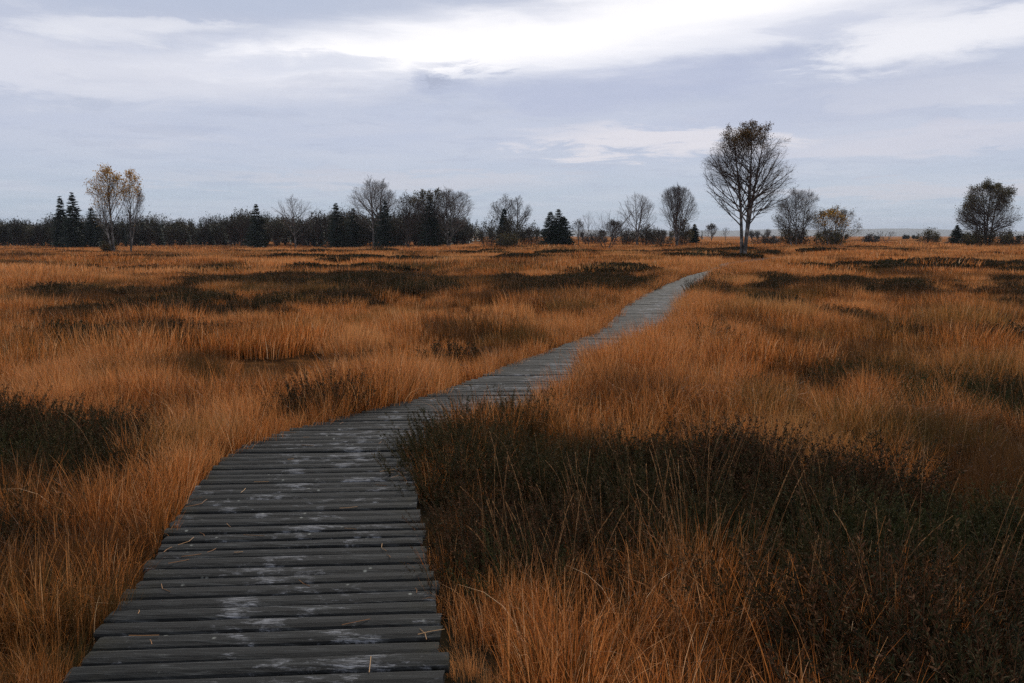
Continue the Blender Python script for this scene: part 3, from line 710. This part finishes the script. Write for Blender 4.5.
tree('thin wispy sapling right of the twin topped spruce', 'sapling', 'young_birch', 588, 150, 209, [(0, 0, 0, 1)], 9, 224, 240, 38, n1=14, n2=6, n3=3, trunk_r=.06, group=G2, rmin=.007, twm=M_twigp)
tree('small round headed tree left of the leaning tree', 'small tree', 'small_tree', 578, 158, 219, [(0, 0, 0, 1)], 7, 228, 241, 39, n1=20, n2=7, n3=5, trunk_r=.09, group=G2, rmin=.012, leaf=(M_brushp, 400, .14, None))
tree('small grey tree behind the base of the leaning tree', 'small tree', 'small_tree', 612, 155, 219, [(0, 0, 0, 1), (2, 3, 4, .8)], 10, 228, 242, 40, n1=22, n2=8, n3=6, trunk_r=.09, group=G2, rmin=.013, leaf=(M_brushp, 800, .16, None))
tree('thin leaning bare tree with several stems growing from the orange grass', 'bare tree', 'leaning_tree', 607, 91, 203, [(0, 5, 32, 1), (-1, -4, -3, .42), (1, 6, 12, .40), (-1, -6, -9, .3)], 26, 226, 252, 41,
     n1=9, n2=4, n3=3, trunk_r=.075, crownx=8, group=G2, rmin=.006, tm=M_birchd, ang=(R(18), R(45)), start=.15, pw=3)
tree('feathery bare birch between the leaning tree and the fan shaped birch', 'birch tree', 'birch_tree', 636, 150, 190, [(0, -1, -3, 1), (0, 2, 6, .9)], 15, 208, 236, 42, n1=20, n2=8, n3=5, trunk_r=.13, group=G2, rmin=.008, trop=.6, twm=M_twigp)
tree('fan shaped bare birch left of the tall birch', 'birch tree', 'birch_tree', 675, 140, 181, [(0, 0, 1, 1), (1, -4, -7, .9), (1, 5, 8, .85)], 17, 205, 234, 43, n1=22, n2=8, n3=6, n4=2, trunk_r=.14, group=G2, rmin=.010, trop=.8, ang=(R(20), R(42)))
tree('faint small rounded tree low between the fan shaped and the tall birch', 'small tree', 'small_tree', 710, 230, 224, [(0, 0, 0, 1)], 8, 231, 240, 44, n1=20, n2=8, n3=5, trunk_r=.14, group=G2, rmin=.02, leaf=(M_brushp, 700, .2, None), twm=M_twigp)
tree('tiny pale sapling just left of the tall birch trunk', 'sapling', 'young_birch', 724, 220, 226, [(0, 0, 0, 1)], 6, 232, 241, 52, n1=14, n2=6, n3=4, trunk_r=.07, group=G2, rmin=.012, twm=M_twigp)
tree('grey bare tree with dark lower growth just right of the tall birch', 'bare tree', 'bare_tree', 796, 120, 183, [(-2, -3, -5, 1), (4, 5, 8, .9), (-6, -9, -12, .7)], 24, 212, 240, 45, n1=22, n2=9, n3=7, n4=2, trunk_r=.11, group=G2, rmin=.009, trop=.25, ang=(R(30), R(72)), start=.1,
     leaf=[(M_lolive, 3000, .12, lambda c, r: r.uniform(0, 1, len(c)) < 1 - smooth(24, 48, c[:, 2]) * .93 - .3 * (c[:, 0] > 6))])
tree('low bushy tree with yellow leaves at the right of the tall birch', 'bushy tree', 'bushy_tree', 832, 118, 204, [(-6, -10, -13, .85), (0, 0, 2, 1), (5, 9, 13, .8)], 22, 226, 243, 46, n1=18, n2=8, n3=6, n4=2, trunk_r=.08, group=G2, rmin=.009, start=.12,
     leaf=[(M_lmix, 3600, .12, lambda c, r: r.uniform(0, 1, len(c)) < 1 - smooth(8, 30, c[:, 2]) * .7), (M_lgold, 3000, .15, lambda c, r: (c[:, 2] > 14) & (np.hypot((c[:, 0] + 3) / 10, (c[:, 2] - 26) / 8) < 1.1 + r.uniform(0, .5, len(c))))])
tree('full rounded dark tree with olive crown, alone at the far right', 'tree', 'deciduous_tree', 983, 130, 180, [(-2, -4, -9, .95), (0, 1, 2, 1), (3, 6, 11, .95)], 24, 209, 239, 47, n1=30, n2=10, n3=8, n4=2, trunk_r=.16, group=G2, rmin=.010, trop=.15, ang=(R(35), R(82)), tm=M_dark,
     leaf=[(M_lolive, 13000, .13, lambda c, r: r.uniform(0, 1, len(c)) < .25 + .75 * smooth(24, 46, c[:, 2]))], start=.05, pw=2.6)
tree('tiny leafless shrub on the right skyline', 'shrub', 'shrub', 883, 200, 230, [(0, -3, -6, 1), (0, 3, 6, .9)], 7, 234, 240, 48, n1=10, n2=5, n3=4, trunk_r=.06, group=G2, rmin=.014, start=.1)

def bush(label, px, D, top, halfw, seed, m=M_brush, n=1400, base=None, name='bush', cat='bush', group='bushes along the skyline', ls=.16):
    """many stems from the ground, fine twigs and small leaves"""
    r = np.random.default_rng(seed); u = D / FPX; X0 = px2x(px, D); z0 = float(terrain(np.array([X0]), np.array([D]))[0])
    H = ypx2z(top, D) - z0; W0 = halfw * u
    ns = 26; a = r.uniform(0, 6.283, ns); q = np.sqrt(r.uniform(0, 1, ns)); k = 6; tt = np.linspace(0, 1, k)[None]
    hh = H * np.sqrt(np.clip(1 - (q * .9) ** 2, .1, 1)) * r.uniform(.8, 1, ns)
    P = np.stack([(np.cos(a) * q * W0)[:, None] * (.55 + .45 * tt), (np.sin(a) * q * W0)[:, None] * (.55 + .45 * tt), hh[:, None] * tt - .05], -1)
    P[:, 1:-1] += r.normal(0, .05, (ns, k - 2, 3))
    Rd = np.repeat(np.linspace(.035, .012, k)[None], ns, 0)
    P2, R2 = grow(P, Rd, 9, .1, 1, R(20), R(60), .45, .3, 4, None, r, .012); P3, R3 = grow(P2, R2, 5, .2, 1, R(20), R(60), .6, .2, 3, None, r, .009)
    root = bpy.data.objects.new(name, None); COL.objects.link(root); root.location = (X0, D, z0); tag(root, label, cat, group)
    V, F = tubes(P, Rd, 4); link('stem', mesh_np('stem', V, F, [M_dark]), root)
    Vs, Fs, mi, vv = [], [], [], []; off = 0
    for V, F in (tubes(P2, R2, 3), tubes(P3, R3, 3)): Vs.append(V); Fs.append(F + off); off += len(V); mi.append(np.zeros(len(F), int)); vv.append(np.full(len(V), .4))
    V, F, v = leaves(P3, n, ls, r, None, .2); Vs.append(V); Fs.append(F + off); mi.append(np.ones(len(F), int)); vv.append(v)
    link('crown', mesh_np('crown', np.concatenate(Vs), np.concatenate(Fs), [M_twig, m], {'v': np.concatenate(vv)}, np.concatenate(mi)), root)
bush('dark rounded bush on the skyline left of the small far right spruce', 925, 160, 228, 11, 61, M_lolive, 1500)
bush('low dark hedge like bush left of the rounded far right tree', 966, 135, 231, 9, 62)
bush('low bush at the right foot of the rounded far right tree', 1008, 133, 231, 10, 63)
bush('low bush cut by the right edge of the view', 1026, 140, 233, 10, 64, M_brushp)
bush('low pale scrub on the skyline left of the tiny leafless shrub', 868, 175, 234, 8, 65, M_brushp)
bush('dark thicket bush under the twin birches, left part', 492, 158, 218, 15, 66, M_brush, 2600)
bush('dark thicket bush under the twin birches, middle part', 512, 156, 217, 15, 67, M_brush, 2800)
bush('dark thicket bush under the twin birches, right part', 530, 158, 222, 12, 68, M_brush, 1900)
bush('olive tinted low bush in front of the twin birch thicket', 508, 135, 231, 12, 69, M_lolive, 900)
bush('greyish bush at the foot of the feathery bare birch', 645, 152, 222, 14, 70, M_brush, 1900)
bush('low dark bush between the feathery and fan shaped birches', 660, 156, 227, 12, 71, M_brushp, 1300)
bush('dense dark bush at the foot of the fan shaped birch', 680, 142, 215, 9, 72, M_lolive, 1500)
bush('low bush just right of the leaning tree base', 624, 156, 228, 12, 73, M_brushp, 1300)
bush('low grey bush between the twin topped spruce and the leaning tree', 594, 162, 231, 13, 74, M_brushp, 1100)
bush('low brown bush right behind the tall birch', 763, 135, 234, 14, 75, M_brushp, 1100)
bush('dark low bush under the grey bare tree right of the tall birch', 791, 124, 224, 15, 76, M_brush, 1900)
bush('olive bush at the foot of the low yellow leaved tree', 828, 120, 229, 20, 77, M_lolive, 1800)
bush('brown bush filling the base of the rounded far right tree', 985, 132, 226, 22, 78, M_lolive, 2300)
bush('small dark bush hugging the boardwalk edge far ahead', 697, 60, 252, 8, 79, M_lolive, 1300, ls=.07)
bush('low bush at the foot of the slim golden birches', 112, 92, 240, 7, 80, M_lolive, 700, ls=.09)

def spruce(label, px, D, top, halfw, seed, group='spruces along the wood', name='spruce_tree', tops=None):
    r = np.random.default_rng(seed); u = D / FPX; X0 = px2x(px, D); z0 = float(terrain(np.array([X0]), np.array([D]))[0])
    H = ypx2z(top, D) - z0; W0 = halfw * u * 1.22
    root = bpy.data.objects.new(name, None); COL.objects.link(root); root.location = (X0, D, z0); tag(root, label, 'spruce', group)
    TP = []; TR = []; Vs, Fs, vv = [], [], []; off = 0
    for (dx, hf) in (tops or [(0, 1)]):
        h = H * hf; zz_ = np.linspace(0, 1, 8)
        TP.append(np.stack([dx * u * np.ones(8), 0 * zz_, zz_ * h - .05], 1)); TR.append(.02 * h * (1 - zz_) + .02)
        nb = 620; zb = r.uniform(0.02, .985, nb) ** 1.05; a = r.uniform(0, 6.283, nb)
        whorl = np.clip(np.round(zb * 15) / 15 * .35 + zb * .65 + r.normal(0, .012, nb), .01, .99)
        Lb = W0 * (1 - whorl) ** .82 * r.uniform(.6, 1.12, nb) + .10
        lob = 1 + .22 * np.sin(a * 3 + whorl * 9 + seed); Lb *= lob
        k = 5; tt = np.linspace(0, 1, k)[None]
        dz = -.28 * Lb[:, None] * tt + .16 * Lb[:, None] * tt ** 3 + .35 * Lb[:, None] * tt * np.clip(whorl - .55, 0, 1)[:, None] * 2
        P = np.stack([dx * u + np.cos(a)[:, None] * Lb[:, None] * tt, np.sin(a)[:, None] * Lb[:, None] * tt, (whorl * h)[:, None] + dz], -1)
        m = 14; f = r.uniform(.1, 1, (nb, m)) * (k - 1); i0 = np.minimum(f.astype(int), k - 2); fr = (f - i0)[..., None]; q = np.arange(nb)[:, None]
        c = P[q, i0] * (1 - fr) + P[q, i0 + 1] * fr; d = unit(P[q, i0 + 1] - P[q, i0]); sd_ = unit(np.cross(d, np.array([0, 0, 1.]))) * r.choice([-1, 1], (nb, m, 1))
        ll = (.14 + .15 * H / 8) * r.uniform(.5, 1.4, (nb, m, 1)) * np.clip(Lb / W0 * 2, .5, 1)[:, None, None]
        tip = c + (d * .7 + sd_ * .6 + np.array([0, 0, -.25])) * ll * 1.6; e = np.cross(d, sd_) * ll * .18 + d * ll * .22
        V = np.stack([c - e, tip, c + e], 2).reshape(-1, 3); Vs.append(V); Fs.append(np.arange(len(V)).reshape(-1, 3) + off); off += len(V)
        vv.append(np.repeat(np.clip(r.uniform(0, 1, nb)[:, None] * .5 + r.uniform(0, .5, (nb, m)), 0, 1).ravel(), 3))
        # leader
        V = np.array([(dx * u - .06, 0, h * .93), (dx * u + .06, 0, h * .93), (dx * u, .0, h * 1.02)]); Vs.append(V); Fs.append(np.arange(3)[None] + off); off += 3; vv.append(np.full(3, .5))
    V, F = tubes(np.stack(TP), np.stack(TR), 6)
    link('trunk', mesh_np('trunk', V, F, [M_dark]), root)
    link('crown', mesh_np('crown', np.concatenate(Vs), np.concatenate(Fs), [M_needle], {'v': np.concatenate(vv)}), root)
spruce('narrow spruce, shorter left one of the pair left of the golden birches', 65.5, 170, 196, 9, 81)
spruce('dark spruce, taller right one of the pair left of the golden birches', 77.5, 168, 192, 11, 82)
spruce('broad dark spruce just behind the taller golden birch', 96, 172, 207, 12, 83)
spruce('dark rounded spruce alone above the wood left of the pale birch', 259, 165, 204, 11, 84)
spruce('pointed dark spruce between the pale birch and the tallest twin birch', 338, 165, 203, 11, 85)
spruce('lower dark spruce close left of the tallest twin birch', 355, 170, 208, 11, 86)
spruce('dark spruce at the right foot of the tallest twin birch', 386, 162, 200, 11, 87)
spruce('dark spruce inside the broad olive topped tree', 431, 164, 196, 12, 88)
spruce('small spruce in front of the twin birches', 504, 158, 208, 8, 89)
spruce('dense dark spruce with two tops, alone in the middle of the skyline', 556, 150, 209, 13, 90, tops=[(-6, .93), (2, 1.0), (7, .8)])
spruce('tiny spruce right of the fan shaped birch', 693, 160, 224, 5, 91)
spruce('small pointed spruce left of the rounded far right tree', 953, 150, 225, 8, 92)

# ------------------------------------------------------------------ far wood: one mass
def wood(name, label, specs, seed):
    r = np.random.default_rng(seed); Vs, Fs, vv, mi = [], [], [], []; off = 0
    for (px, D, top, kind) in specs:
        u = D / FPX; X0 = px2x(px, D); zb_ = float(terrain(np.array([X0]), np.array([D]))[0]); v0 = off; n0 = len(Vs); H = max(1.5, ypx2z(top, D) - zb_)
        if kind == 'c':
            nb = 130; z = r.uniform(.05, 1, nb); L = H * .2 * (1 - z) ** .8 * r.uniform(.6, 1.1, nb) + .12; a = r.uniform(0, 6.283, nb)
            c = np.stack([X0 + 0 * z, D + 0 * z, z * H], 1); tip = c + np.stack([np.cos(a) * L, np.sin(a) * L, -.35 * L], 1)
            e = np.stack([-np.sin(a), np.cos(a), 0 * a], 1) * L[:, None] * .35 + np.array([0, 0, H * .018])
            V = np.stack([c, tip - e, tip + e * .6], 1).reshape(-1, 3); F = np.arange(len(V)).reshape(-1, 3); m_ = 1
            F = np.concatenate([F, F[:, :1]], 1) if False else F
            Fs.append(('t', F + off)); Vs.append(V); off += len(V); mi.append(np.full(len(F), 1)); vv.append(np.repeat(r.uniform(0, 1, nb), 3))
        else:
            W0 = H * r.uniform(.26, .42)
            # trunk and fan of ascending twigs
            nb = 46; a = r.uniform(0, 6.283, nb); q = np.sqrt(r.uniform(0, 1, nb)); k = 3; tt = np.linspace(0, 1, k)[None]
            z0_ = H * r.uniform(.0, .4, nb); z1_ = H * (.55 + .45 * np.sqrt(np.clip(1 - q ** 2, 0, 1)) * r.uniform(.8, 1, nb))
            P = np.stack([X0 + (np.cos(a) * q * W0)[:, None] * tt, D + (np.sin(a) * q * W0)[:, None] * tt, z0_[:, None] * (1 - tt) + z1_[:, None] * tt], -1)
            P[0] = np.array([(X0, D, 0), (X0, D, H * .45), (X0, D, H * .9)])
            rd = np.repeat(np.array([[.035, .028, .018]]), nb, 0); rd[0] = (.14, .1, .03)
            P2, R2 = grow(P, rd, 4, .2, 1, R(20), R(60), .4, .2, 3, None, r, .018)
            for (V, F) in (tubes(P, rd, 3), tubes(P2, R2, 3)):
                Fs.append(('q', F + off)); Vs.append(V); off += len(V); mi.append(np.full(len(F), 2)); vv.append(np.full(len(V), .4))
            V, F, v = leaves(P2, 620, .24, r, None, .28)
            V[:, 2] = np.maximum(V[:, 2], .1)
            Fs.append(('q', F + off)); Vs.append(V); off += len(V); mi.append(np.full(len(F), 0)); vv.append(np.clip(v * .55 + r.uniform(-.25, .5), 0, 1))
        for q_ in range(n0, len(Vs)): Vs[q_] = Vs[q_] + np.array([0, 0, zb_])
    Ft = [f for k_, f in Fs if k_ == 't']; Fq = [f for k_, f in Fs if k_ == 'q']
    m_t = [m_ for (k_, f), m_ in zip(Fs, mi) if k_ == 't']; m_q = [m_ for (k_, f), m_ in zip(Fs, mi) if k_ == 'q']
    FF = []; mm = []
    if Ft: FF.append(np.concatenate(Ft)); mm += m_t
    if Fq: FF.append(np.concatenate(Fq)); mm += m_q
    me = mesh_np(name, np.concatenate(Vs), FF, [M_brush, M_needle, M_twig], {'v': np.concatenate(vv)}, np.concatenate(mm))
    tag(link(name, me), label, 'wood', kind='stuff')
r = np.random.default_rng(99); sp_ = []
def skyline(px): return np.interp(px, [-60, 0, 60, 150, 200, 240, 300, 330, 400, 470, 480, 540, 600], [222, 221, 220, 221, 220, 217, 216, 216, 214, 219, 222, 228, 233])
for px in np.arange(-60, 472, 1.9):          # front rows of brushwood and young trees
    sp_.append((px + r.normal(0, 2), r.uniform(176, 205), skyline(px) + r.uniform(-2, 12) + 3.5 * math.sin(px * .07) + 2.5 * math.sin(px * .19 + 1) - 1 - (5 if r.uniform() < .08 else 0), 'b' if r.uniform() < .78 else 'c'))
for px in np.arange(-60, 475, 4.2):
    sp_.append((px + r.normal(0, 2), r.uniform(215, 250), skyline(px) + r.normal(1, 4), 'c' if r.uniform() < (.55 if px < 250 else .35) else 'b'))
for px in np.arange(-80, 480, 3.5):
    sp_.append((px + r.normal(0, 2), r.uniform(300, 340), skyline(px) + r.uniform(-3, 3) - (0 if px > 60 else -1), 'c'))
wood('woodland', 'far dark mixed wood running along the left skyline', sp_, 5)
sp_ = []
for px in np.arange(470, 1050, 6.0):
    if px > 700 and r.uniform() < .55: continue
    lim = np.interp(px, [470, 560, 700, 780, 850, 870, 1050], [228, 231, 230, 230, 234, 236, 236])
    sp_.append((px + r.normal(0, 3), r.uniform(330, 420), lim + r.uniform(-2, 3), 'b' if r.uniform() < .8 else 'c'))
wood('distant_scrub', 'faint scrub and small trees far away along the right skyline', sp_, 6)

# ------------------------------------------------------------------ haze
HAZE = 0.0001
if HAZE:
    x0, x1, y0, y1, z0_, z1_ = -9700, 9700, -9700, 9700, -30, 110
    V = np.array([(x, y, z) for x in (x0, x1) for y in (y0, y1) for z in (z0_, z1_)])
    F = np.array([(0, 1, 3, 2), (4, 6, 7, 5), (0, 4, 5, 1), (2, 3, 7, 6), (0, 2, 6, 4), (1, 5, 7, 3)])
    m, t = mat('haze_air'); pv = t.n('ShaderNodeVolumePrincipled'); pv.inputs['Color'].default_value = (.80, .88, 1, 1); pv.inputs['Density'].default_value = HAZE
    pv.inputs['Anisotropy'].default_value = 0.0
    o = t.n('ShaderNodeOutputMaterial'); t.l(pv.outputs[0], o.inputs['Volume'])
    tag(link('haze', mesh_np('haze', V, F, [m])), 'thin blue haze over the distance', 'haze', kind='stuff')
